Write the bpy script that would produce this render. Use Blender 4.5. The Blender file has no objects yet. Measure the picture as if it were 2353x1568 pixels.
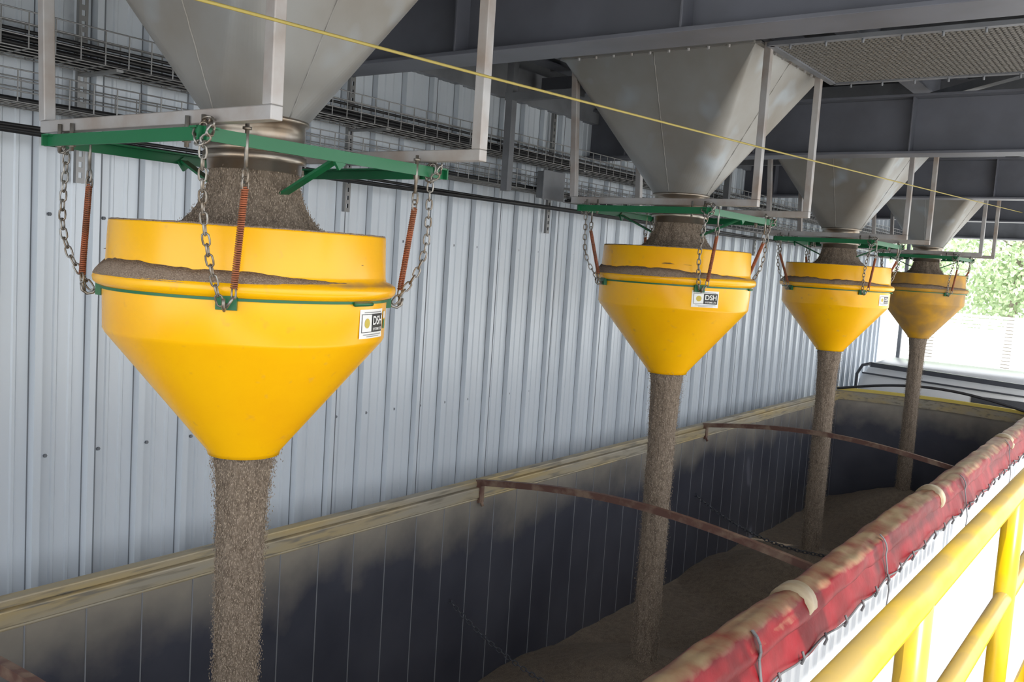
import bpy, math, random
from mathutils import Matrix, Vector, noise
random.seed(4)
S=1.3
scn=bpy.context.scene
scn.view_settings.view_transform='Standard'

# ---------------------------------------------------------------- materials
def nn(nt,t,**kw):
    n=nt.nodes.new(t)
    for k,v in kw.items(): setattr(n,k,v)
    return n
def mat(name,c1,rough=.5,metal=0.,c2=None,scale=5.,lo=.4,hi=.65,detail=6,bump=0.,bscale=60.,stretch=(1,1,1),
        c3=None,s3=120.,lo3=.5,hi3=.6,top=None,toplo=.3,tophi=.9,zdust=None,spec=.5,r2=None):
    m=bpy.data.materials.new(name); m.use_nodes=True; nt=m.node_tree
    b=nt.nodes['Principled BSDF']; b.inputs['Roughness'].default_value=rough; b.inputs['Metallic'].default_value=metal
    b.inputs['Specular IOR Level'].default_value=spec
    tc=nn(nt,'ShaderNodeTexCoord'); mp=nn(nt,'ShaderNodeMapping'); mp.inputs['Scale'].default_value=stretch
    nt.links.new(tc.outputs['Object'],mp.inputs['Vector'])
    col=None
    def ramp(fac,l,h):
        r=nn(nt,'ShaderNodeMapRange'); r.inputs['From Min'].default_value=l; r.inputs['From Max'].default_value=h
        nt.links.new(fac,r.inputs['Value']); return r.outputs['Result']
    def mix(fac,a,bb):
        x=nn(nt,'ShaderNodeMix',data_type='RGBA')
        nt.links.new(fac,x.inputs['Factor'])
        if isinstance(a,tuple): x.inputs['A'].default_value=(*a,1)
        else: nt.links.new(a,x.inputs['A'])
        x.inputs['B'].default_value=(*bb,1)
        return x.outputs['Result']
    def noi(sc,d=detail):
        n=nn(nt,'ShaderNodeTexNoise'); n.inputs['Scale'].default_value=sc; n.inputs['Detail'].default_value=d
        nt.links.new(mp.outputs['Vector'],n.inputs['Vector']); return n.outputs['Fac']
    cur=c1
    if c2 is not None:
        f=ramp(noi(scale),lo,hi); cur=mix(f,cur,c2)
        if r2 is not None:
            q=nn(nt,'ShaderNodeMapRange'); q.inputs['To Min'].default_value=rough; q.inputs['To Max'].default_value=r2
            nt.links.new(f,q.inputs['Value']); nt.links.new(q.outputs['Result'],b.inputs['Roughness'])
    if c3 is not None: cur=mix(ramp(noi(s3,2),lo3,hi3),cur,c3)
    if zdust is not None:   # (colour, zlow, zhigh) settled dust by height, broken with noise
        dc,zl,zh,amp=zdust
        sp=nn(nt,'ShaderNodeSeparateXYZ'); nt.links.new(tc.outputs['Object'],sp.inputs[0])
        a=nn(nt,'ShaderNodeMath',operation='MULTIPLY_ADD'); nt.links.new(noi(2.2),a.inputs[0]); a.inputs[1].default_value=amp
        nt.links.new(sp.outputs['Z'],a.inputs[2])
        r=ramp(a.outputs[0],zl*S+amp*.5,zh*S+amp*.5); r0=nn(nt,'ShaderNodeMath',operation='MULTIPLY'); nt.links.new(r,r0.inputs[0]); r0.inputs[1].default_value=.85
        cur=mix(r0.outputs[0],cur,dc)
    if top is not None:
        g=nn(nt,'ShaderNodeNewGeometry'); sp=nn(nt,'ShaderNodeSeparateXYZ'); nt.links.new(g.outputs['Normal'],sp.inputs[0])
        a=nn(nt,'ShaderNodeMath',operation='MULTIPLY_ADD'); nt.links.new(noi(6.),a.inputs[0]); a.inputs[1].default_value=1.2
        nt.links.new(sp.outputs['Z'],a.inputs[2])
        cur=mix(ramp(a.outputs[0],toplo+.6,tophi+.6),cur,top)
    if isinstance(cur,tuple): b.inputs['Base Color'].default_value=(*cur,1)
    else: nt.links.new(cur,b.inputs['Base Color'])
    if bump>0:
        bp=nn(nt,'ShaderNodeBump'); bp.inputs['Strength'].default_value=bump; bp.inputs['Distance'].default_value=.01
        nt.links.new(noi(bscale,4),bp.inputs['Height']); nt.links.new(bp.outputs['Normal'],b.inputs['Normal'])
    return m
DUST=(.30,.22,.14)
M={}
M['yellow']=mat('yellow_poly',(.97,.50,.003),.25,c2=(.91,.42,.004),scale=1.8,lo=.42,hi=.72,c3=(.72,.37,.05),s3=16,lo3=.66,hi3=.86,top=DUST,toplo=.6,tophi=1.2)
M['yellow_dusty']=mat('yellow_poly_dusty',(.62,.31,.01),.6,c2=(.34,.19,.05),scale=4,lo=.32,hi=.62,top=DUST,toplo=.4,tophi=.9)
M['galv']=mat('galvanized_sheet',(.27,.272,.268),.42,.4,c2=(.205,.18,.15),scale=1.1,lo=.38,hi=.66,c3=(.30,.325,.35),s3=3.5,lo3=.58,hi3=.74,bump=.06,bscale=25,r2=.6)
M['stain']=mat('stainless_collar',(.38,.35,.31),.3,.8,c2=(.27,.20,.14),scale=6,lo=.38,hi=.68)
M['steel']=mat('frame_tube_steel',(.44,.43,.43),.45,.35,c2=(.32,.26,.22),scale=5,lo=.42,hi=.72)
M['green']=mat('green_paint',(.004,.12,.042),.4,top=(.22,.19,.13),toplo=.4,tophi=1.2)
M['zinc']=mat('zinc_chain',(.34,.33,.31),.4,.7,c2=(.20,.16,.12),scale=20)
M['spring']=mat('rusty_spring',(.42,.13,.06),.6,.2,c2=(.26,.10,.05),scale=20)
M['dust']=mat('settled_dust',(.27,.20,.15),.95,c2=(.19,.135,.10),scale=40,c3=(.36,.28,.21),s3=220,bump=.6,bscale=160)
M['grain']=mat('grain',(.165,.13,.098),.9,c2=(.11,.085,.064),scale=18,lo=.35,hi=.65,c3=(.27,.22,.165),s3=190,lo3=.5,hi3=.66,bump=.5,bscale=160)
M['stream']=mat('falling_grain',(.21,.165,.125),.9,c2=(.13,.098,.072),scale=50,lo=.4,hi=.65,c3=(.38,.31,.245),s3=190,lo3=.53,hi3=.68,bump=.5,bscale=180,stretch=(1,1,.4))
M['fleck']=mat('grain_kernels',(.20,.155,.115),.9,c2=(.44,.36,.28),scale=90,lo=.45,hi=.6)
M['wall']=mat('white_metal_siding',(.63,.68,.74),.34,.15,c2=(.55,.60,.66),scale=1.2,lo=.4,hi=.7,stretch=(1,1,.2))
M['ribshade_screw']=mat('rib_shade_and_screw',(.16,.175,.20),.6)  # dark tone painting the shade beside siding ribs; also colours the screws
M['beam']=mat('beam_paint',(.125,.132,.16),.5,.1,c2=(.10,.105,.125),scale=3,top=(.16,.15,.14),toplo=.5,tophi=1)
M['beamlt']=mat('channel_paint',(.19,.20,.22),.5,.1,c2=(.13,.135,.15),scale=3)
M['deck']=mat('roof_deck',(.04,.042,.05),.6)
M['mesh']=mat('expanded_metal',(.21,.20,.185),.5,.4)
M['wire']=mat('basket_wire',(.26,.26,.26),.4,.5)
M['cable']=mat('black_cable',(.010,.010,.012),.5,top=(.05,.045,.04),toplo=.6,tophi=1.2)
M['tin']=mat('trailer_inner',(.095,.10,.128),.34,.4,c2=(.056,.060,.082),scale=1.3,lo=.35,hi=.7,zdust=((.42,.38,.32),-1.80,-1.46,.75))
M['seam']=mat('trailer_seam',(.30,.31,.34),.4,.4)
M['rail']=mat('trailer_rail',(.34,.31,.25),.55,.2,c2=(.42,.33,.17),scale=3,lo=.4,hi=.65,stretch=(1,.3,3),c3=(.22,.20,.16),s3=12,lo3=.52,hi3=.68)
M['white']=mat('white_trailer_skin',(.48,.50,.54),.35,.1)
M['fence']=mat('white_fence_paint',(.85,.85,.85),.6)
M['tarp']=mat('red_vinyl_tarp',(.15,.002,.006),.5,c2=(.22,.007,.014),scale=5,top=(.37,.27,.16),toplo=.62,tophi=1.15,bump=.3,bscale=12,spec=.22)
M['tarpband']=mat('tarp_band',(.42,.34,.23),.5,c2=(.30,.22,.14),scale=8)
M['strap']=mat('strap',(.12,.12,.13),.6)
M['bow']=mat('rusty_bow',(.12,.058,.045),.6,.2,c2=(.22,.15,.11),scale=8,lo=.48,hi=.64)
M['rubber']=mat('black_bow',(.03,.03,.035),.5)
M['yel']=mat('yellow_enamel',(.80,.51,.006),.28,c2=(.62,.38,.02),scale=6,top=(.38,.27,.09),toplo=.35,tophi=1.0)
M['yelband']=mat('yellow_edge',(.7,.55,.12),.5)
M['conc']=mat('concrete_ground',(.70,.69,.66),.9,c2=(.60,.59,.56),scale=.6)
M['leaf']=mat('leaf',(.45,.58,.34),.7,c2=(.58,.68,.46),scale=1.5)
M['bark']=mat('bark',(.30,.26,.22),.9)
M['rope']=mat('yellow_rope',(.38,.30,.08),.7)
M['label']=mat('label_white',(.8,.8,.78),.5); M['lblack']=mat('label_black',(.015,.015,.015),.5); M['lgold']=mat('label_gold',(.55,.42,.05),.5); M['lgrey']=mat('label_print',(.25,.25,.25),.6)
M['lgreen']=mat('label_green',(.03,.2,.08),.5)
M['cab']=mat('white_cab',(.75,.77,.8),.25); M['glass']=mat('dark_trim',(.05,.055,.07),.25)
M['plat']=mat('platform_grating',(.10,.10,.11),.6,.4)

# ---------------------------------------------------------------- mesh builder
class B:
    def __init__(s): s.v=[];s.f=[];s.m=[];s.sm=[]
    def add(s,vs,fs,mi=0,smooth=False):
        o=len(s.v); s.v+= [tuple(p) for p in vs]
        for f in fs: s.f.append([i+o for i in f]); s.m.append(mi); s.sm.append(smooth)
    def box(s,x0,x1,y0,y1,z0,z1,mi=0):
        v=[(x,y,z) for z in(z0,z1) for y in(y0,y1) for x in(x0,x1)]
        s.add(v,[(0,2,3,1),(4,5,7,6),(0,1,5,4),(2,6,7,3),(0,4,6,2),(1,3,7,5)],mi)
    def bar(s,p,q,w,h,mi=0,up=(0,0,1)):
        p=Vector(p);q=Vector(q);d=(q-p).normalized();u=Vector(up)
        if abs(d.dot(u))>.98:u=Vector((0,1,0))
        a=d.cross(u).normalized();b=a.cross(d)
        v=[]
        for c in(p,q):
            for sa,sb in((-1,-1),(1,-1),(1,1),(-1,1)): v.append(c+a*sa*w/2+b*sb*h/2)
        s.add(v,[(3,2,1,0),(4,5,6,7),(0,1,5,4),(1,2,6,5),(2,3,7,6),(3,0,4,7)],mi)
    def tube(s,pts,r,n=8,mi=0,closed=False,caps=True,smooth=True):
        P=[Vector(p) for p in pts];N=len(P);vs=[];fs=[]
        prev=None
        for i in range(N):
            if closed: d=(P[(i+1)%N]-P[i-1])
            else: d=P[min(i+1,N-1)]-P[max(i-1,0)]
            d.normalize()
            if prev is None:
                a=d.cross(Vector((0,0,1)))
                if a.length<.1:a=d.cross(Vector((0,1,0)))
            else: a=prev-d*prev.dot(d)
            a.normalize();prev=a;b=d.cross(a)
            rr=r(i) if callable(r) else r
            for k in range(n):
                t=2*math.pi*k/n; vs.append(P[i]+(a*math.cos(t)+b*math.sin(t))*rr)
        for i in range(N if closed else N-1):
            j=(i+1)%N
            for k in range(n):
                l=(k+1)%n; fs.append((i*n+k,i*n+l,j*n+l,j*n+k))
        if caps and not closed:
            fs.append(tuple(range(n-1,-1,-1)));fs.append(tuple((N-1)*n+k for k in range(n)))
        s.add(vs,fs,mi,smooth)
    def lathe(s,prof,cx,cy,n=96,mi=0,fn=None,smooth=True,a0=0,a1=2*math.pi):
        full=abs(a1-a0-2*math.pi)<1e-6
        m=n if full else n+1
        vs=[];fs=[]
        for j,(r,z) in enumerate(prof):
            for k in range(m):
                t=a0+(a1-a0)*k/n
                rr,zz=(r,z) if fn is None else fn(r,z,t)
                vs.append((cx+rr*math.cos(t),cy+rr*math.sin(t),zz))
        for j in range(len(prof)-1):
            for k in range(n):
                l=(k+1)%m; fs.append((j*m+k,(j+1)*m+k,(j+1)*m+l,j*m+l))
        s.add(vs,fs,mi,smooth)
    def link(s,c,d,side,L,W,r):
        c=Vector(c);d=Vector(d).normalized();side=(side-d*side.dot(d)).normalized()
        pts=[]
        for k in range(12):
            t=2*math.pi*k/12; a=math.cos(t);b=math.sin(t)
            pts.append(c+d*((L/2-W/2)*(1 if a>0 else -1)*(1 if abs(a)>1e-6 else 0)+a*W/2)+side*b*W/2)
        s.tube(pts,r,5,0,closed=True)
    def chain(s,pts,L=.034,W=.019,r=.003):
        P=[Vector(p) for p in pts]
        seg=[(P[i+1]-P[i]).length for i in range(len(P)-1)];tot=sum(seg);st=L-2.2*r;n=max(1,int(tot/st))
        for k in range(n+1):
            q=tot*k/n;i=0
            while i<len(seg)-1 and q>seg[i]: q-=seg[i];i+=1
            d=P[i+1]-P[i];c=P[i]+d*min(1,q/seg[i])
            s1=d.cross(Vector((.3,.7,.2))).normalized();s2=d.cross(s1).normalized()
            a=s1 if k%2 else s2; b2=s2 if k%2 else -s1
            s.link(c,d,a*math.cos(.5)+b2*math.sin(.5),L,W,r)
    def obj(s,name,mats,parent=None,bevel=0):
        me=bpy.data.meshes.new(name); me.from_pydata([(x*S,y*S,z*S) for x,y,z in s.v],[],s.f)
        for k in mats: me.materials.append(M[k])
        me.polygons.foreach_set('material_index',s.m); me.polygons.foreach_set('use_smooth',s.sm); me.update()
        o=bpy.data.objects.new(name,me); scn.collection.objects.link(o)
        if parent is not None:
            o.parent=parent; o.matrix_parent_inverse=Matrix.Translation(-parent.location)
        if bevel:
            md=o.modifiers.new('bev','BEVEL');md.width=bevel*S;md.segments=2;md.limit_method='ANGLE'
        return o
def empty(name,loc):
    e=bpy.data.objects.new(name,None); e.location=Vector(loc)*S; e.empty_display_size=.1; scn.collection.objects.link(e); return e
def sag(p,q,s,n=14):
    p=Vector(p);q=Vector(q); return [p.lerp(q,i/n)-Vector((0,0,4*s*(i/n)*(1-i/n))) for i in range(n+1)]
def nz(x,y,z): return noise.noise(Vector((x,y,z)))

# ---------------------------------------------------------------- camera
Yw=Vector((1555,89,-2100)).normalized(); Zw=Vector((136.5,2100,190)).normalized(); Xw=Yw.cross(Zw)
cd=bpy.data.cameras.new('camera'); co=bpy.data.objects.new('camera',cd); scn.collection.objects.link(co)
co.matrix_world=Matrix((Xw,Yw,Zw)).to_4x4(); cd.lens=2100/2353*36; cd.sensor_width=36; cd.clip_start=.02; cd.clip_end=500
scn.camera=co

CX=-2.39
# ---------------------------------------------------------------- loading stations
def text_mesh(body,size):
    cu=bpy.data.curves.new('t','FONT'); cu.body=body; cu.size=size; cu.align_x='CENTER'; cu.align_y='CENTER'; cu.offset=size*.02
    o=bpy.data.objects.new('t',cu); scn.collection.objects.link(o); bpy.context.view_layer.update()
    me=o.to_mesh(); vs=[tuple(v.co) for v in me.vertices]; fs=[tuple(p.vertices) for p in me.polygons]
    o.to_mesh_clear(); bpy.data.objects.remove(o); return vs,fs
TX={k:text_mesh(k,1.0) for k in('DSH','SYSTEMS LTD')}
def label(cy,zc,r,th,par,small=True,w=.155,h=.088):
    b=B()
    def P(s_,t_,off): a=th+s_/r; return (CX+(r+off)*math.cos(a),cy+(r+off)*math.sin(a),zc+t_)
    def rect(s0,s1,t0,t1,off,mi,n=8):
        v=[];f=[]
        for i in range(n+1):
            x=s0+(s1-s0)*i/n; v+=[P(x,t0,off),P(x,t1,off)]
        for i in range(n): f.append((2*i,2*i+2,2*i+3,2*i+1))
        b.add(v,f,mi)
    rect(-w/2,w/2,-h/2,h/2,.002,0)
    rect(-.068,.071,-.026,.030,.0027,1)
    rect(-.066,-.012,-.024,.028,.0033,0)
    # plain stand-in mark : gold dot
    v=[P(-.039+.015*math.cos(2*math.pi*k/20),.002+.015*math.sin(2*math.pi*k/20),.004) for k in range(20)]
    b.add(v,[tuple(range(20))],2)
    def txt(k,size,sx,sc,tc,mi):
        vs,fs=TX[k]; b.add([P(sc+x*size*sx,tc+y*size,.0042) for x,y,z in vs],fs,mi)
    txt('DSH',.037,1.0,.030,.008,0)
    txt('SYSTEMS LTD',.0112,1.0,.030,-.017,0)
    rect(-.055,.06,.0335,.036,.003,3); rect(-.058,.062,-.034,-.0315,.003,3); rect(-.04,.045,-.0395,-.0375,.003,3)
    if small:
        rect(.09,.115,-.022,.035,.002,2); rect(.092,.113,-.020,.008,.0028,4); rect(.092,.113,.012,.033,.0028,0)
    b.obj('label',['label','lblack','lgold','lgrey','lgreen'],par)

CORN=[(1,-1),(1,1),(-1,1),(-1,-1)]
def station(cy,rim,uz,dusty=False,lab=None,hopz=1.125,first=False,small=False):
    # ---- yellow funnel
    e=empty('loading_funnel',(CX,cy,rim-.35)); b=B()
    prof=[(.408,-.02),(.408,-.003),(.411,0),(.416,-.001),(.418,-.006),(.423,-.128),(.426,-.143),(.445,-.150),(.455,-.158),(.458,-.170),(.455,-.183),(.446,-.191),(.432,-.195),(.430,-.206),(.427,-.322),(.421,-.334),(.115,-.705),(.112,-.718),(.106,-.718),(.109,-.70),(.40,-.34),(.408,-.02)]
    b.lathe([(r,z+rim) for r,z in prof],CX,cy,128)
    o=b.obj('funnel_shell',['yellow_dusty' if dusty else 'yellow'],e)
    # dust ledge on the rolled flange + rim
    b=B()
    def fn(r,z,t):
        n=nz(math.cos(t)*3,math.sin(t)*3,cy)*.5+.5; m=nz(math.cos(t)*14,math.sin(t)*14,cy+5)
        k=max(0,min(1,(.456-r)/.03)); A=max(0.,min(1.,.45+.75*math.cos(t-math.radians(-115))))
        return (r-.004*(1-A),z+((.024*n+.006*m)*A-.010*(1-A))*k-.003*abs(m)-.004*(1-A))
    b.lathe([(.4565,rim-.160),(.450,rim-.150),(.440,rim-.141),(.424,rim-.128),(.420,rim-.132)],CX,cy,160,0,fn)
    b.lathe([(.4165,rim-.002),(.415,rim+.0025),(.410,rim+.0025),(.407,rim-.004)],CX,cy,160,0,lambda r,z,t:(r,z+.002*nz(math.cos(t)*20,math.sin(t)*20,cy)))
    b.obj('settled_dust',['dust'],e)
    # clamp band
    b=B(); zb=rim-.200
    b.lathe([(.430,zb+.004),(.435,zb+.004),(.435,zb-.004),(.430,zb-.004)],CX,cy,96,0,smooth=False)
    ax,ay=.385,.455
    cl=[]
    for sx,sy in CORN:
        a=math.atan2(sy*ay,sx*ax)+(.075 if first else .07); c,s_=math.cos(a),math.sin(a); tx,ty=-s_,c
        def Q(r,t_,z,c=c,s_=s_,tx=tx,ty=ty): return (CX+r*c+tx*t_,cy+r*s_+ty*t_,z)
        v=[];
        for r0,z0 in((.431,zb+.012),(.447,zb+.013),(.447,zb-.028),(.431,zb-.030)):
            v+=[Q(r0,-.028,z0),Q(r0,.028,z0)]
        b.add(v,[(0,2,3,1),(2,4,5,3),(4,6,7,5),(0,6,4,2),(1,3,5,7),(0,1,7,6)],0)
        cl.append((a,c,s_,Q))
    a=math.atan2(-ay,ax)+.95
    b.tube([(CX+.439*math.cos(a+t),cy+.439*math.sin(a+t),zb-.004) for t in(0,.05,.1,.15,.2)],.0065,8,0)
    b.obj('clamp_band',['green'],e)
    # hanging chains
    b=B(); h=B(); sp=B()
    gz=uz-.03
    for (sx,sy),(a,c,s_,Q) in zip(CORN,cl):
        front=(sx>0 and sy<0)
        top=(CX+sx*ax,cy+sy*(ay-(0 if front else .055)),gz+.01); bot=Q(.468,-.014 if front else -.004,zb-.002)
        P=sag(top,bot,0,12); PP=[]
        for i,p in enumerate(P):
            t=i/12
            off=Vector((c,s_,0))*(.045*math.sin(math.pi*t**1.4)) if not front else Vector((-s_,c,0))*(-.018*math.sin(math.pi*t))
            PP.append(p+off-Vector((0,0,.02*math.sin(math.pi*t))))
        b.chain(PP)
        ring=[Vector(top)+Vector((0,.012*math.sin(k),0))+Vector((math.cos(k)*.028,0,math.sin(k)*.032-.004)) for k in [2*math.pi*i/9 for i in range(9)]]
        b.chain(ring+[ring[0]],L=.03)
        h.tube([Q(.446,.0,zb-.012),Q(.456,.0,zb-.024),Q(.472,.0,zb-.028),Q(.486,.0,zb-.018),Q(.489,.0,zb+.004)],.005,6)
        st=Vector((CX+sx*ax,cy+sy*(ay-.13),gz-.12)); sb=Vector(Q(.484,.025,zb+.03))
        d=(sb-st);n=46;u=d.normalized().cross(Vector((0,1,0))).normalized();w=d.normalized().cross(u)
        sp.tube([st+d*(i/(n*8))+(u*math.cos(i*math.pi/4)+w*math.sin(i*math.pi/4))*.0082 for i in range(n*8+1)],.0025,4)
        h.tube([st+Vector((0,0,.165)),st+Vector((0,0,.045))],.0055,6); h.tube([st+Vector((0,0,.155)),st+Vector((0,0,.148))],.012,6)
        h.link(st+Vector((0,0,.03)),(0,0,1),Vector((1,0,0)),.04,.022,.0035)
        h.link(st+Vector((0,0,.008)),(0,0,1),Vector((0,1,0)),.034,.02,.003)
        h.link(sb-Vector((0,0,.010)),(0,0,1),Vector((1,0,0)),.03,.018,.003)
        h.tube([sb-Vector((0,0,.02)),Q(.478,.006,zb-.02)],.004,6)
    b.obj('chains',['zinc'],e); h.obj('hooks',['zinc'],e); sp.obj('springs',['spring'],e)
    if lab is not None: label(cy,rim-.265,.4285,math.radians(lab),e,small)
    # ---- green hanging frame
    e2=empty('hanging_frame',(CX,cy,gz)); b=B()
    for i in range(4):
        p=CORN[i];q=CORN[(i+1)%4]
        ex=.018
        P=Vector((CX+p[0]*ax,cy+p[1]*ay,gz));Q2=Vector((CX+q[0]*ax,cy+q[1]*ay,gz)); d=(Q2-P).normalized()*ex
        b.bar(P-d,Q2+d,.006,.034)
        inw=Vector((CX,cy,gz))-(P+Q2)/2; inw.normalize()
        b.bar(P-d+inw*.018+Vector((0,0,.0145)),Q2+d+inw*.018+Vector((0,0,.0145)),.036,.005)
    for sx in(1,-1):
        b.bar((CX+sx*(ax-.005),cy,gz-.005),(CX+sx*.13,cy,gz-.115),.03,.008)
        b.bar((CX+sx*(ax-.005),cy-.012,gz),(CX+sx*(ax-.005),cy+.012,gz-.03),.01,.03)
    b.obj('angle_frame',['green'],e2)
    b=B()
    for sx,sy in CORN:
        for dx in(0.,.07):
            p=(CX+sx*(ax-.03-dx),cy+sy*(ay-.02),gz)
            b.tube([(p[0],p[1],gz-.03),(p[0],p[1],gz+.05)],.006,6)
            b.tube([(p[0],p[1],gz-.018),(p[0],p[1],gz-.006)],.011,6,smooth=False)
    b.obj('bolts',['zinc'],e2)
    # ---- hopper
    e3=empty('discharge_hopper',(CX,cy,.8)); b=B()
    tx,ty=.56,.475; bz=uz+.085; r0=.155; n=64
    tcx,tcy=CX,cy+.02
    corners=[(tcx+tx,tcy+ty,hopz),(tcx-tx,tcy+ty,hopz),(tcx-tx,tcy-ty,hopz),(tcx+tx,tcy-ty,hopz)]
    circ=[(CX+r0*math.cos(2*math.pi*k/n),cy+r0*math.sin(2*math.pi*k/n),bz) for k in range(n)]
    for q in range(4):
        c=corners[q]; a=q*16
        for k in range(16):
            b.add([c,circ[(a+k)%n],circ[(a+k+1)%n]],[(0,1,2)],0,False)
        c2=corners[(q+1)%4]
        m_=tuple((c[i]+c2[i])/2 for i in range(3)); ap=circ[(a+16)%n]
        b.add([c,ap,m_],[(0,1,2)]); b.add([m_,ap,c2],[(0,1,2)])
        b.tube([Vector(m_).lerp(Vector(ap),i/30)+Vector((.0015*math.sin(i*2.3),0,0)) for i in range(31)],.003,5,0)
    for (p,q) in((0,1),(1,2),(2,3),(3,0)):
        P=Vector(corners[p]);Q2=Vector(corners[q]); b.bar(P+Vector((0,0,.004)),Q2+Vector((0,0,.004)),.05,.012)
        L=(Q2-P).length
        for k in range(1,int(L/.11)):
            c=P.lerp(Q2,k*.11/L); out=((P+Q2)/2-Vector((tcx,tcy,hopz))).normalized()*.018
            b.tube([c+out+Vector((0,0,-.015)),c+out+Vector((0,0,.0))],.008,6,1,smooth=False)
    b.obj('hopper_body',['galv','steel'],e3)
    b=B()
    b.lathe([(r0+.0,bz+.005),(r0+.006,bz+.003),(r0+.006,bz-.008),(.149,bz-.01),(.149,bz-.085),(.154,bz-.088),(.154,bz-.102),(.147,bz-.105),(.142,uz-.075),(.136,uz-.075),(.14,bz)],CX,cy,64)
    b.lathe([(.152,uz-.02),(.157,uz-.022),(.157,uz-.045),(.152,uz-.047)],CX,cy,64)
    b.obj('outlet_collar',['stain'],e3)
    b=B()
    tz=hopz+.05
    for yy,dx in((cy-.38,0),(cy+.38,0)):
        xl=CX-.47;xr=CX+.60; w=.036
        if first and yy<cy: yy-=.03
        if first: xr-=.01
        b.bar((xl-.018,yy,uz+.018),(xr+.018,yy,uz+.018),w,w)
        b.bar((xl-.01,yy,uz+.036),(xl-.06,yy,tz),w,w,up=(0,1,0)); b.bar((xr,yy,uz+.036),(xr,yy,tz),w,w,up=(0,1,0))
    b.obj('u_frames',['steel'],e3,bevel=.003)
    # ---- falling grain
    e4=empty('grain_stream',(CX,cy,rim-.7)); b=B()
    zt=uz-.06; zr=rim-.03
    def fn(r,z,t):
        a=nz(math.cos(t)*2.2,math.sin(t)*2.2,z*3+cy*3)*.10+nz(math.cos(t)*9,math.sin(t)*9,z*7+cy)*.05+nz(math.cos(t)*26,math.sin(t)*26,z*60)*.03
        return (r*(1+a),z)
    prof=[]
    for i in range(24):
        t=i/23; prof.append((.128+.02*t+.10*t**2.6,zt+(zr-zt)*t))
    prof+=[(.33,zr-.03),(.40,zr-.06)]
    b.lathe(prof,CX,cy,96,0,fn)
    zb0=rim-.69; ze=-2.40; rs=.070 if first else .079
    def rad(d): return rs+(.104-rs)*math.exp(-d/.18)
    prof=[];N=170
    for i in range(N):
        t=i/(N-1); z=zb0+(ze-zb0)*t; prof.append((rad(zb0-z)*.94,z))
    b.lathe(prof,CX,cy,80,0,fn)
    b.obj('grain_flow',['stream'],e4)
    b=B()
    cnt=34000 if first else 12000
    for k in range(cnt):
        up=random.random()<.16
        th=random.random()*6.283
        if up:
            t=random.random(); z=zt+(zr-zt)*t; R=(.128+.02*t+.10*t**2.6)*(1+abs(random.gauss(0,.04)))
        else:
            t=random.random(); z=zb0+(ze-zb0)*t; R=rad(zb0-z)*(.93+abs(random.gauss(0,.10)))
        c=Vector((CX+R*math.cos(th),cy+R*math.sin(th),z))
        l=random.uniform(.0022,.0055);w=random.uniform(.0008,.0016)
        d=Vector((random.gauss(0,.25),random.gauss(0,.25),1)).normalized(); s1=d.cross(Vector((random.random()-.5,random.random()-.5,.01))).normalized();s2=d.cross(s1)
        b.add([c+d*l,c+s1*w,c+s2*w,c-s1*w,c-s2*w,c-d*l],[(0,1,2),(0,2,3),(0,3,4),(0,4,1),(5,2,1),(5,3,2),(5,4,3),(5,1,4)])
    b.obj('loose_kernels',['fleck'],e4)
YS=[1.84,4.80,7.80,10.95]
station(YS[0],.04,.29,lab=20,first=True,small=True)
station(YS[1],.115,.335,lab=-40)
station(YS[2],.12,.335,lab=-11)
station(YS[3],.125,.335,dusty=True)

# ---------------------------------------------------------------- building shell
WX=-3.9
b=B(); pitch=.24; y0=-2.2;nr=72
v=[];f=[];mi=[]
for k in range(nr):
    y=y0+k*pitch
    pts=[(0,0,1),(.006,0,0),(.014,.032,0),(.046,.032,0),(.056,0,0),(.100,0,0),(.106,.006,0),(.118,.006,0),(.124,0,0),(.168,0,0),(.174,.006,0),(.186,.006,0),(.192,0,0)]  # first strip of each rib takes the dark tone as painted shade
    for dy,d,g in pts:
        v+=[(WX+d,y+dy,-3.6),(WX+d,y+dy,1.08)]; mi.append(g)
v+=[(WX,y0+nr*pitch,-3.6),(WX,y0+nr*pitch,1.08)]
for i in range(len(mi)): b.add([v[2*i],v[2*i+2],v[2*i+3],v[2*i+1]],[(0,1,2,3)],mi[i])
YE=y0+nr*pitch
for k in range(nr):
    for z in(.06,-.98,-2.0):
        y=y0+k*pitch+.078
        b.tube([(WX,y,z),(WX+.008,y,z)],.0085,6,1,smooth=False)
    if k%3==0: b.box(WX+.030,WX+.0335,y0+k*pitch+.044,y0+k*pitch+.050,-3.6,1.08,1)  # painted shade line along the rib edge
b.obj('wall_left',['wall','ribshade_screw'])
b=B(); b.box(WX-.05,WX+.02,YE,YE+.05,-3.6,1.08); b.obj('trim_1',['wall'])
b=B()
def deck(x0,x1,ya,yb):
    n=int((yb-ya)/.1); v=[];f=[]
    for i in range(n+1):
        y=ya+(yb-ya)*i/n
        v+=[(x0,y,1.62+(.03 if i%2 else 0)),(x1,y,1.62+(.03 if i%2 else 0))]
    for i in range(n): f.append((2*i,2*i+1,2*i+3,2*i+2))
    b.add(v,f)
    b.box(x0,x1,ya,yb,1.66,1.7)
RX=1.0
deck(-4.3,RX,-2.3,7.55); deck(-4.3,-1.2,7.55,7.66); deck(-1.2,RX,7.66,15.6); deck(-4.3,-1.2,7.66,15.6)
b.obj('ceiling',['deck'])
b=B(); b.box(WX-.12,WX+.06,-2.3,15.3,1.08,1.3); b.box(WX-.2,WX-.06,-2.3,15.3,1.3,1.64); b.obj('eave_beam',['beamlt'])
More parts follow.
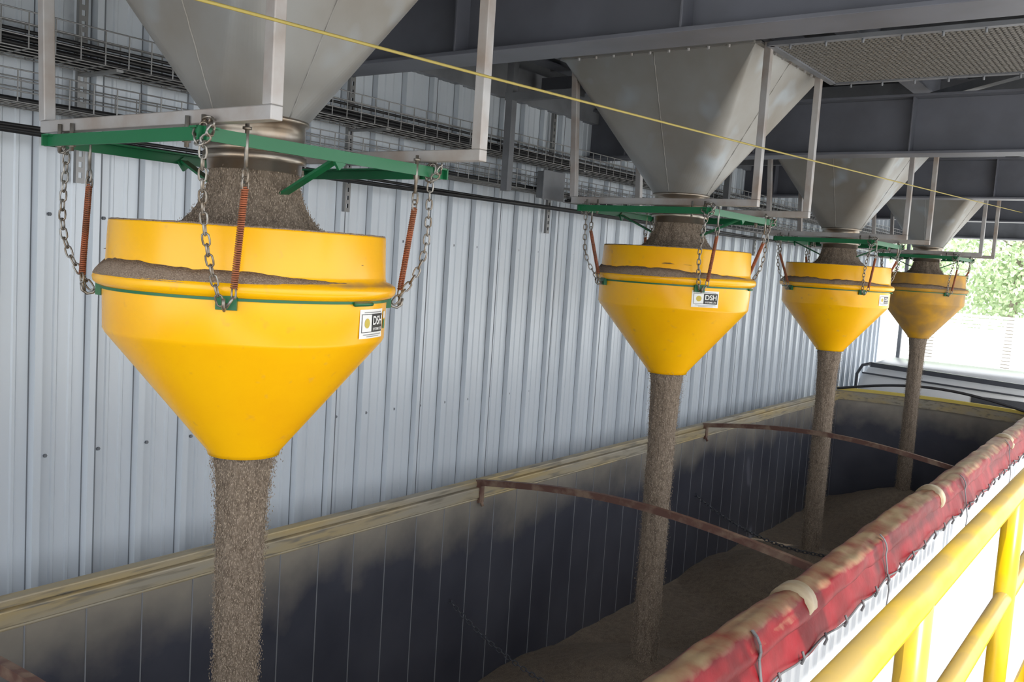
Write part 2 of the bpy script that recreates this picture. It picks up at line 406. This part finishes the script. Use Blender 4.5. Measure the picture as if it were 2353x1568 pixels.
def ibeam(y,zb=.812,zt=1.18,x0=-3.95,x1=.95,w=.10):
    b=B()
    b.box(x0,x1,y-w,y+w,zb,zb+.016); b.box(x0,x1,y-w,y+w,zt-.016,zt); b.box(x0,x1,y-.006,y+.006,zb+.016,zt-.016)
    x=x0+.40
    while x<x1:
        b.box(x,x+.01,y-w+.01,y+w-.01,zb+.016,zt-.016); x+=1.02
    b.obj('cross_beam',['beam'],bevel=.002)
for y in(.02,3.0,6.2,9.3,12.4): ibeam(y)
b=B()
for k,yc in enumerate(YS):
    yc+=.02
    for sy in(-1,1):
        y=yc+sy*.52
        b.box(-3.8,.75,y-.03,y+.03,1.14,1.15); b.box(-3.8,.75,y-.004,y+.004,1.15,1.27)
    for sx in(-1,1):
        x=CX+sx*.60; b.box(x-.03,x+.03,yc-.5,yc+.5,1.14,1.15); b.box(x-.004,x+.004,yc-.5,yc+.5,1.15,1.27)
b.obj('hopper_support_channels',['beam'])
b=B()
for x in(-3.6,-3.0,-1.6,-.6,.4):
    b.box(x-.06,x+.06,-2.2,15.4,1.3,1.31); b.box(x-.06,x+.06,-2.2,15.4,1.59,1.6); b.box(x-.005,x+.005,-2.2,15.4,1.31,1.59)
b.obj('roof_girders',['beam'])
b=B()
for y in(1.,2.1,3.9,5.6,7.2,8.6,10.,11.8,13.4,14.6): b.bar((-3.9,y,1.42),(.95,y+.0,1.42),.05,.1)
for y in(3.2,6.4,9.5): 
    b.bar((-3.5,y,.9),(-2.9,y+1.0,1.25),.04,.04); b.bar((-1.5,y+.2,1.25),(-.6,y-.9+.2,1.25),.06,.05)
b.bar((-1.75,3.15,1.20),(-1.2,4.25,1.20),.07,.03); b.box(-1.85,-1.70,3.02,3.2,1.10,1.19)
b.obj('roof_purlins',['beamlt'])
b=B(); b.box(-4,.95,15.2,15.3,.76,1.12); b.box(-4,.95,15.1,15.4,.74,.76); b.box(-4,.95,15.1,15.4,1.12,1.14); b.obj('header_beam',['beamlt'])
for y in(4.63,8.0,11.0,14.9):
    b=B(); 
    b.bar((-3.52,y,.42 if y<14 else -3.6),(-3.52,y,1.3),.05,.05,up=(0,1,0)); b.bar((-3.55,y,1.0),(-3.0,y,1.0),.06,.045)
    b.obj('steel_column',['beamlt'])
def expanded(ya,yb,x0,x1,z,par):
    b=B(); p=.05
    W=x1-x0;H=yb-ya
    for sgn in(1,-1):
        k=-H*2
        while k<W+H*2:
            t0,t1=0.,H
            xs=lambda t:x0+k+sgn*1.6*t
            a=(x0-x0-k)/(1.6*sgn); c=(W-k)/(1.6*sgn)
            lo,hi=min(a,c),max(a,c); t0=max(t0,lo);t1=min(t1,hi)
            if t1-t0>.01: b.bar((xs(t0),ya+t0,z),(xs(t1),ya+t1,z),.0075,.004)
            k+=p
    b.obj('expanded_sheet',['mesh'],par)
    b=B()
    for (p_,q_) in(((x0,ya),(x1,ya)),((x1,ya),(x1,yb)),((x1,yb),(x0,yb)),((x0,yb),(x0,ya))): b.bar((*p_,z),(*q_,z),.035,.02)
    x=x0+.1
    while x<x1:
        for y in(ya,yb): b.tube([(x,y,z-.03),(x,y,z)],.006,6)
        x+=.17
    b.obj('panel_frame',['beamlt'],par)
for ya,yb in((4.36,5.34),(7.36,8.34),(1.36,2.3)):
    e=empty('expanded_metal_panel',(-.5,(ya+yb)/2,1.11)); expanded(ya,yb,-1.76,.7,1.115,e)

# ---------------------------------------------------------------- cable trays
def tray(x0,x1,zb,h,ya,yb,sp=.10,par=None):
    b=B(); r=.003
    for i in range(5):
        x=x0+(x1-x0)*i/4; b.tube([(x,ya,zb),(x,yb,zb)],r,5)
    for x in(x0,x1):
        for k in(1,2,3): b.tube([(x,ya,zb+h*k/3),(x,yb,zb+h*k/3)],r,5)
    y=ya
    while y<=yb:
        b.tube([(x0,y,zb+h),(x0,y,zb),(x1,y,zb),(x1,y,zb+h)],r,5,smooth=False); y+=sp
    return b.obj('wire_basket',['wire'],par)
def cables(specs,par,ya=-1.5,n=51):
    b=B()
    for x,z,r in specs:
        ph=random.random()*6
        b.tube([(x+.006*math.sin(i*.6+ph),ya+i*.33,z+.006*math.sin(i*.45+ph)) for i in range(n)],r,8)
    b.obj('cables',['cable'],par)
e=empty('cable_tray',(-3.6,6,.7)); tray(-3.80,-3.56,.66,.135,-1.5,15,par=e)
cables([(-3.77,.676,.011),(-3.75,.678,.010),(-3.76,.694,.010),(-3.735,.676,.009),(-3.63,.676,.011),(-3.61,.678,.010),(-3.59,.676,.010),(-3.605,.695,.010),(-3.62,.71,.008),(-3.575,.728,.007)],e)
e=empty('cable_tray',(-3.6,6,.5)); tray(-3.83,-3.64,.47,.12,-1.5,15,par=e)
cables([(-3.80,.485,.009),(-3.77,.486,.010),(-3.74,.485,.008),(-3.67,.487,.011),(-3.69,.489,.010),(-3.66,.36,.010),(-3.64,.365,.009),(-3.65,.38,.008)],e)
e=empty('cable_tray',(-3.4,8,.42)); tray(-3.46,-3.36,.40,.09,5.2,15,par=e)
cables([(-3.44,.412,.009),(-3.425,.412,.009),(-3.40,.413,.010),(-3.38,.412,.008)],e,5.2,30)
for y in(2.06,3.6,5.6,7.6,9.6):
    b=B(); x=-3.847
    b.box(x-.02,x,y-.02,y-.016,.2,1.07); b.box(x-.02,x,y+.016,y+.02,.2,1.07); b.box(x-.001,x+.001,y-.02,y-.008,.2,1.07); b.box(x-.001,x+.001,y+.008,y+.02,.2,1.07)
    z=.2
    while z<1.05: b.box(x-.001,x+.001,y-.008,y+.008,z,z+.022); z+=.045
    b.box(x-.002,x+.29,y-.015,y+.015,.645,.655); b.box(x-.002,x+.21,y-.015,y+.015,.457,.465)
    b.obj('strut_channel',['wire'])
b=B(); b.box(-3.62,-3.56,5.1,5.34,.42,.60); b.box(-3.565,-3.555,5.09,5.35,.41,.61); b.obj('junction_box',['beamlt'],bevel=.006)
b=B(); b.tube([(-1.7,-.6,.44),(-1.7,1.156,.489),(-1.7,2.18,.522),(-1.7,4.27,.60),(-1.7,8,.75),(-1.7,12.56,.94),(-1.7,15.1,1.05)],.0042,6); b.obj('pull_cord',['rope'])

# ---------------------------------------------------------------- grain trailer
tr=empty('grain_trailer',(-2.3,5,-2.4))
XL,XR=-3.36,-1.30; YA,YB=-1.6,11.5; ZT=-1.37; ZF=-2.85
b=B()
b.box(XL-.05,XL,YA,YB,ZF,ZT-.09,0); b.box(XR,XR+.05,YA,YB,ZF,ZT-.09,0); b.box(XL,XR,YA,YB,ZF-.05,ZF,0); b.box(XL,XR,YA-.05,YA,ZF,ZT,0)
n=24; v=[];f=[]
for i in range(n+1):
    t=i/n; x=XL-.03+(XR-XL+.06)*t; y=YB+.22*math.sin(math.pi*t)
    v+=[(x,y,ZF),(x,y,ZT+.02)]
for i in range(n): f.append((2*i,2*i+1,2*i+3,2*i+2))
b.add(v,f,0,True)
y=YA+.1
while y<YB:
    b.box(XL,XL+.003,y,y+.005,ZF,ZT-.09,1); b.box(XR-.003,XR,y,y+.005,ZF,ZT-.09,1); y+=.24
b.obj('box_liner',['tin','seam'],tr)
b=B()
b.box(XL-.06,XL+.012,YA,YB,ZT-.10,ZT-.035,0); b.box(XL-.07,XL-.01,YA,YB,ZT-.035,ZT,0); b.box(XL-.06,XL+.004,YA,YB,ZT-.115,ZT-.10,0)
b.box(XR-.012,XR+.09,YA,YB,ZT-.10,ZT-.04,0)
b.obj('top_rails',['rail'],tr,bevel=.006)
b=B()
for i in range(n):
    p=(v[2*i][0],v[2*i][1],ZT+.03);q=(v[2*i+2][0],v[2*i+2][1],ZT+.03)
    b.bar(p,q,.05,.035,0); b.bar((p[0],p[1]-.012,ZT-.05),(q[0],q[1]-.012,ZT-.05),.03,.10,1)
b.obj('front_cap',['yelband','rail'],tr)
b=B()
b.tube([(XL-.02+(XR-XL+.1)*i/20,YB-.02,ZT+.03+.15*math.sin(math.pi*i/20)) for i in range(21)],.016,8); b.obj('front_bow',['rubber'],tr)
b=B()
for y in(1.25,4.35,7.6):
    P=[]
    for i in range(25):
        t=i/24; P.append((XL-.02+(XR-XL+.05)*t,y-.04*t,ZT-.01+.10*math.sin(math.pi*t)))
    for i in range(24): b.bar(P[i],P[i+1],.03,.036)
    b.box(XL-.02,XL+.02,y-.02,y+.02,ZT-.13,ZT,0); b.tube([(XL+.015,y,ZT-.12),(XL+.03,y,ZT-.15)],.01,6,0)
b.obj('tarp_bows',['bow'],tr)
b=B(); pr=[]; y=YA
while y<YB+.1: pr+=[(y,0),(y+.01,.012),(y+.05,.012),(y+.06,0)]; y+=.12
v2=[];f2=[]
for yy,d in pr: v2+=[(XR+.09+d,yy,ZF-.05),(XR+.09+d,yy,ZT-.10)]
for i in range(len(pr)-1): f2.append((2*i,2*i+2,2*i+3,2*i+1))
b.add(v2,f2); b.box(XR+.05,XR+.12,YA,YB,ZF-.18,ZF-.05); b.box(XL-.11,XL-.05,YA,YB,ZF-.18,ZT-.1); b.box(XL-.11,XR+.12,YA,YB+.2,ZF-.18,ZF-.06)
b.obj('outer_skin',['white'],tr)
b=B(); b.box(-2.75,-2.65,YA,YB,ZF-.38,ZF-.18); b.box(-1.95,-1.85,YA,YB,ZF-.38,ZF-.18)
for y in(-.6,.5):
    for x in(-3.15,-1.45):
        b.tube([(x-.12,y,-3.22),(x+.12,y,-3.22)],.38,32,0,smooth=False)
b.obj('running_gear',['rubber'],tr)
b=B()
b.chain(sag((XL,4.12,-2.06),(XR,4.12,-1.95),.34,30),L=.038,W=.022,r=.0032)
b.chain(sag((XL,7.5,-2.0),(XR,7.5,-1.95),.30,30),L=.042,W=.025,r=.004)
b.obj('cross_chains',['glass'],tr)
def rollpt(y): return (-1.205+.012*nz(0,y*1.3,0)+.006*math.sin(y*2), ZT-.0+.016*nz(3,y*1.1,5))
b=B(); N=320;vs=[];fs=[];n=32
for i in range(N+1):
    y=YA+(YB+.1-YA)*i/N; cx_,cz_=rollpt(y)
    for k in range(n):
        t=2*math.pi*k/n
        r=.080+.014*nz(math.cos(t)*1.5,math.sin(t)*1.5+9,y*1.2)+.010*nz(math.cos(t)*3+2.*y,math.sin(t)*3,y*3.5)+.004*nz(math.cos(t)*6+5*y,math.sin(t)*6,y*9)
        vs.append((cx_+r*math.cos(t)*1.08,y,cz_+r*math.sin(t)*.92))
for i in range(N):
    for k in range(n):
        l=(k+1)%n; fs.append((i*n+k,i*n+l,(i+1)*n+l,(i+1)*n+k))
fs.append(tuple(range(n)));fs.append(tuple(N*n+k for k in range(n-1,-1,-1)))
b.add(vs,fs,0,True)
vs=[];fs=[]; K=6
for i in range(N+1):
    y=YA+(YB-YA)*i/N; cx_,cz_=rollpt(y)
    for k in range(K+1):
        t=k/K; w=.010*math.sin(y*9+nz(0,y,0)*6)*t
        vs.append((cx_+.070+.045*math.sin(t*1.5)+w,y,cz_-.01-.135*t-.012*abs(math.sin(y*4.2))*t))
for i in range(N):
    for k in range(K): fs.append((i*(K+1)+k,i*(K+1)+k+1,(i+1)*(K+1)+k+1,(i+1)*(K+1)+k))
b.add(vs,fs,0,True)
b.obj('rolled_tarp',['tarp'],tr)
b=B()
for y,w in((3.75,.10),(6.3,.08),(9.2,.1),(.6,.1)):
    cx_,cz_=rollpt(y); b.tube([(cx_,y-w/2,cz_),(cx_,y+w/2,cz_)],.090,24,0)
b.obj('tarp_bands',['tarpband'],tr)
b=B()
for y in(3.15,4.9,6.9,8.9):
    cx_,cz_=rollpt(y)
    P=[(cx_+.096*math.cos(a)*1.05,y+.02*math.sin(a),cz_+.09*math.sin(a)) for a in[1.0-.3*i for i in range(5)]]+[(cx_+.13,y,cz_-.2),(cx_+.12,y+.01,cz_-.35)]
    for i in range(len(P)-1): b.bar(P[i],P[i+1],.018,.004,up=(1,0,.3))
P=[]
for i in range(260):
    y=YA+.1+(YB-YA-.2)*i/259; cx_,cz_=rollpt(y); P.append((cx_+.126,y,cz_-.130+.012*math.sin(y*12)))
b.tube(P,.0045,5,0)
y=YA+.2
while y<YB: 
    cx_,cz_=rollpt(y); b.tube([(cx_+.13,y,cz_-.10),(cx_+.14,y,cz_-.125),(cx_+.128,y+.01,cz_-.155)],.006,5); y+=.26
b.obj('tarp_straps',['strap'],tr)
# grain load with a mound under every stream
b=B(); nx,ny=64,360; vs=[];fs=[]
for j in range(ny+1):
    y=YA+.02+(YB+.1-YA)*j/ny
    for i in range(nx+1):
        x=XL+.002+(XR-XL-.004)*i/nx
        z=-9
        for ys in YS:
            d=math.hypot(x-CX,y-ys); z=max(z,-2.27-.40*math.sqrt(d*d+.012))
        z=max(z,-2.68-.03*abs(x-CX)+.03*nz(x*1.2,y*1.2,7))
        z+=.014*nz(x*5,y*5,0)+.006*nz(x*17,y*17,2)
        vs.append((x,y,z))
for j in range(ny):
    for i in range(nx):
        a=j*(nx+1)+i; fs.append((a,a+1,a+nx+2,a+nx+1))
b.add(vs,fs,0,True); b.obj('grain_load',['grain'],tr)

# ---------------------------------------------------------------- truck cab ahead
cab=empty('truck_cab',(-2.3,13.3,-2)); b=B()
secs=[(12.25,1.0,-1.22),(12.3,1.06,-1.12),(12.6,1.08,-1.04),(13.3,1.08,-1.02),(13.9,1.04,-1.12),(14.4,1.0,-1.4),(14.8,.98,-1.75)]
vs=[];fs=[];n=16
for y,hw,zt in secs:
    ring=[(-hw,-3.1)]
    for k in range(7):
        a=math.pi-(math.pi/2)*k/6; ring.append((-hw+.22+.22*math.cos(a),zt-.22+.22*math.sin(a)))
    for k in range(7):
        a=math.pi/2-(math.pi/2)*k/6; ring.append((hw-.22+.22*math.cos(a),zt-.22+.22*math.sin(a)))
    ring.append((hw,-3.1))
    for x,z in ring: vs.append((-2.3+x,y,z))
R=16
for i in range(len(secs)-1):
    for k in range(R-1): fs.append((i*R+k,i*R+k+1,(i+1)*R+k+1,(i+1)*R+k))
fs.append(tuple(range(R-1,-1,-1)))
b.add(vs,fs,0,True)
b.obj('cab_shell',['cab'],cab)
b=B(); b.bar((-3.2,12.2,-1.06),(-1.2,12.2,-1.13),.03,.06); b.bar((-3.3,12.22,-1.18),(-1.3,12.22,-1.24),.02,.02)
b.tube([(-3.36,12.2,-1.9),(-3.36,12.2,-1.2),(-3.3,12.2,-1.08),(-3.2,12.2,-1.05)],.02,8)
b.box(-2.0,-1.4,12.24,12.29,-1.6,-1.3)
for x in(-3.1,-1.5): b.tube([(x-.12,13.6,-3.22),(x+.12,13.6,-3.22)],.38,32,smooth=False)
b.obj('cab_trim',['glass'],cab)

# ---------------------------------------------------------------- handrail + platform
hr=empty('handrail',(-.275,2,-.8)); b=B(); hx=-.275; rr=.0235
b.tube([(hx,-1.,-.462),(hx,6.2,-.462)],rr,24); b.tube([(hx,-1.,-.718),(hx,6.2,-.718)],rr*.82,20)
for y in(-.49,.47,1.43,2.39,3.35,4.31,5.27,6.2): b.tube([(hx,y,-1.27),(hx,y,-.465)],rr,20); b.box(hx-.045,hx+.045,y-.045,y+.045,-1.27,-1.26)
b.box(hx-.03,hx-.024,-1,6.2,-1.27,-1.18)
b.obj('rails_and_posts',['yel'],hr)
b=B(); x=hx-.04
while x<.8: b.box(x,x+.006,-1.2,6.3,-1.30,-1.27); x+=.035
y=-1.2
while y<6.3: b.box(hx-.04,.8,y,y+.008,-1.285,-1.272); y+=.1
b.box(hx-.05,hx-.03,-1.2,6.3,-1.42,-1.27); b.box(.8,.82,-1.2,6.3,-1.42,-1.27)
for y in(-1,1.4,3.8,6.2):
    for x in(hx-.02,.76): b.bar((x,y,-3.6),(x,y,-1.3),.07,.07,up=(0,1,0))
b.obj('service_platform',['plat'])

# ---------------------------------------------------------------- outside
b=B(); b.box(-60,80,-30,150,-3.7,-3.6); b.obj('ground',['conc'])
b=B()
for i in range(28): b.box(-12,20,30,30.03,-3.55+i*.1,-3.55+i*.1+.075)
for i in range(17): b.box(-12+2*i,-11.92+2*i,30.03,30.12,-3.6,-.7)
b.obj('white_fence',['fence'])
def tree(x,y,h):
    e=empty('tree',(x,y,-3.6)); b=B(); b.tube([(x,y,-3.6),(x+.1,y,-3.6+h*.5),(x,y+.1,-3.6+h*.85)],lambda i:.22-.07*i,8)
    for k in range(7):
        a=k*.9; b.tube([(x,y,-3.6+h*(.35+.06*k)),(x+math.cos(a)*h*.22,y+math.sin(a)*h*.22,-3.6+h*(.5+.06*k))],.06,5)
    b.obj('trunk',['bark'],e); b=B()
    cl=[(x+random.gauss(0,h*.17),y+random.gauss(0,h*.17),-3.6+h*random.uniform(.28,.95),h*random.uniform(.1,.17)) for _ in range(16)]
    for cx_,cy_,cz_,r in cl:
        for _ in range(260):
            d=Vector((random.gauss(0,1),random.gauss(0,1),random.gauss(0,1))).normalized()*r*random.uniform(.6,1.1)
            c=Vector((cx_,cy_,cz_))+d; s1=Vector((random.gauss(0,1),random.gauss(0,1),random.gauss(0,1))).normalized()*.13; s2=s1.orthogonal().normalized()*.09
            b.add([c-s1,c-s2,c+s1,c+s2],[(0,1,2,3)])
    b.obj('foliage',['leaf'],e)
for x,y,h in((-6,44,9),(-3.,46,8.5),(0,43,9.5),(3.5,47,10),(-10,48,10),(7,45,9)): tree(x,y,h)

# ---------------------------------------------------------------- light
w=bpy.data.worlds.new('world'); scn.world=w; w.use_nodes=True; bg=w.node_tree.nodes['Background']
bg.inputs['Color'].default_value=(.94,.97,1,1); bg.inputs['Strength'].default_value=2.7
sd=bpy.data.lights.new('sun','SUN'); sd.energy=5.0; sd.angle=.01; sd.color=(1,.96,.88)
so=bpy.data.objects.new('sun',sd); scn.collection.objects.link(so)
dirv=Vector((-math.cos(math.radians(54)),.25,-math.sin(math.radians(54))))
so.rotation_euler=dirv.to_track_quat('-Z','Y').to_euler(); so.location=(6,-2,8)
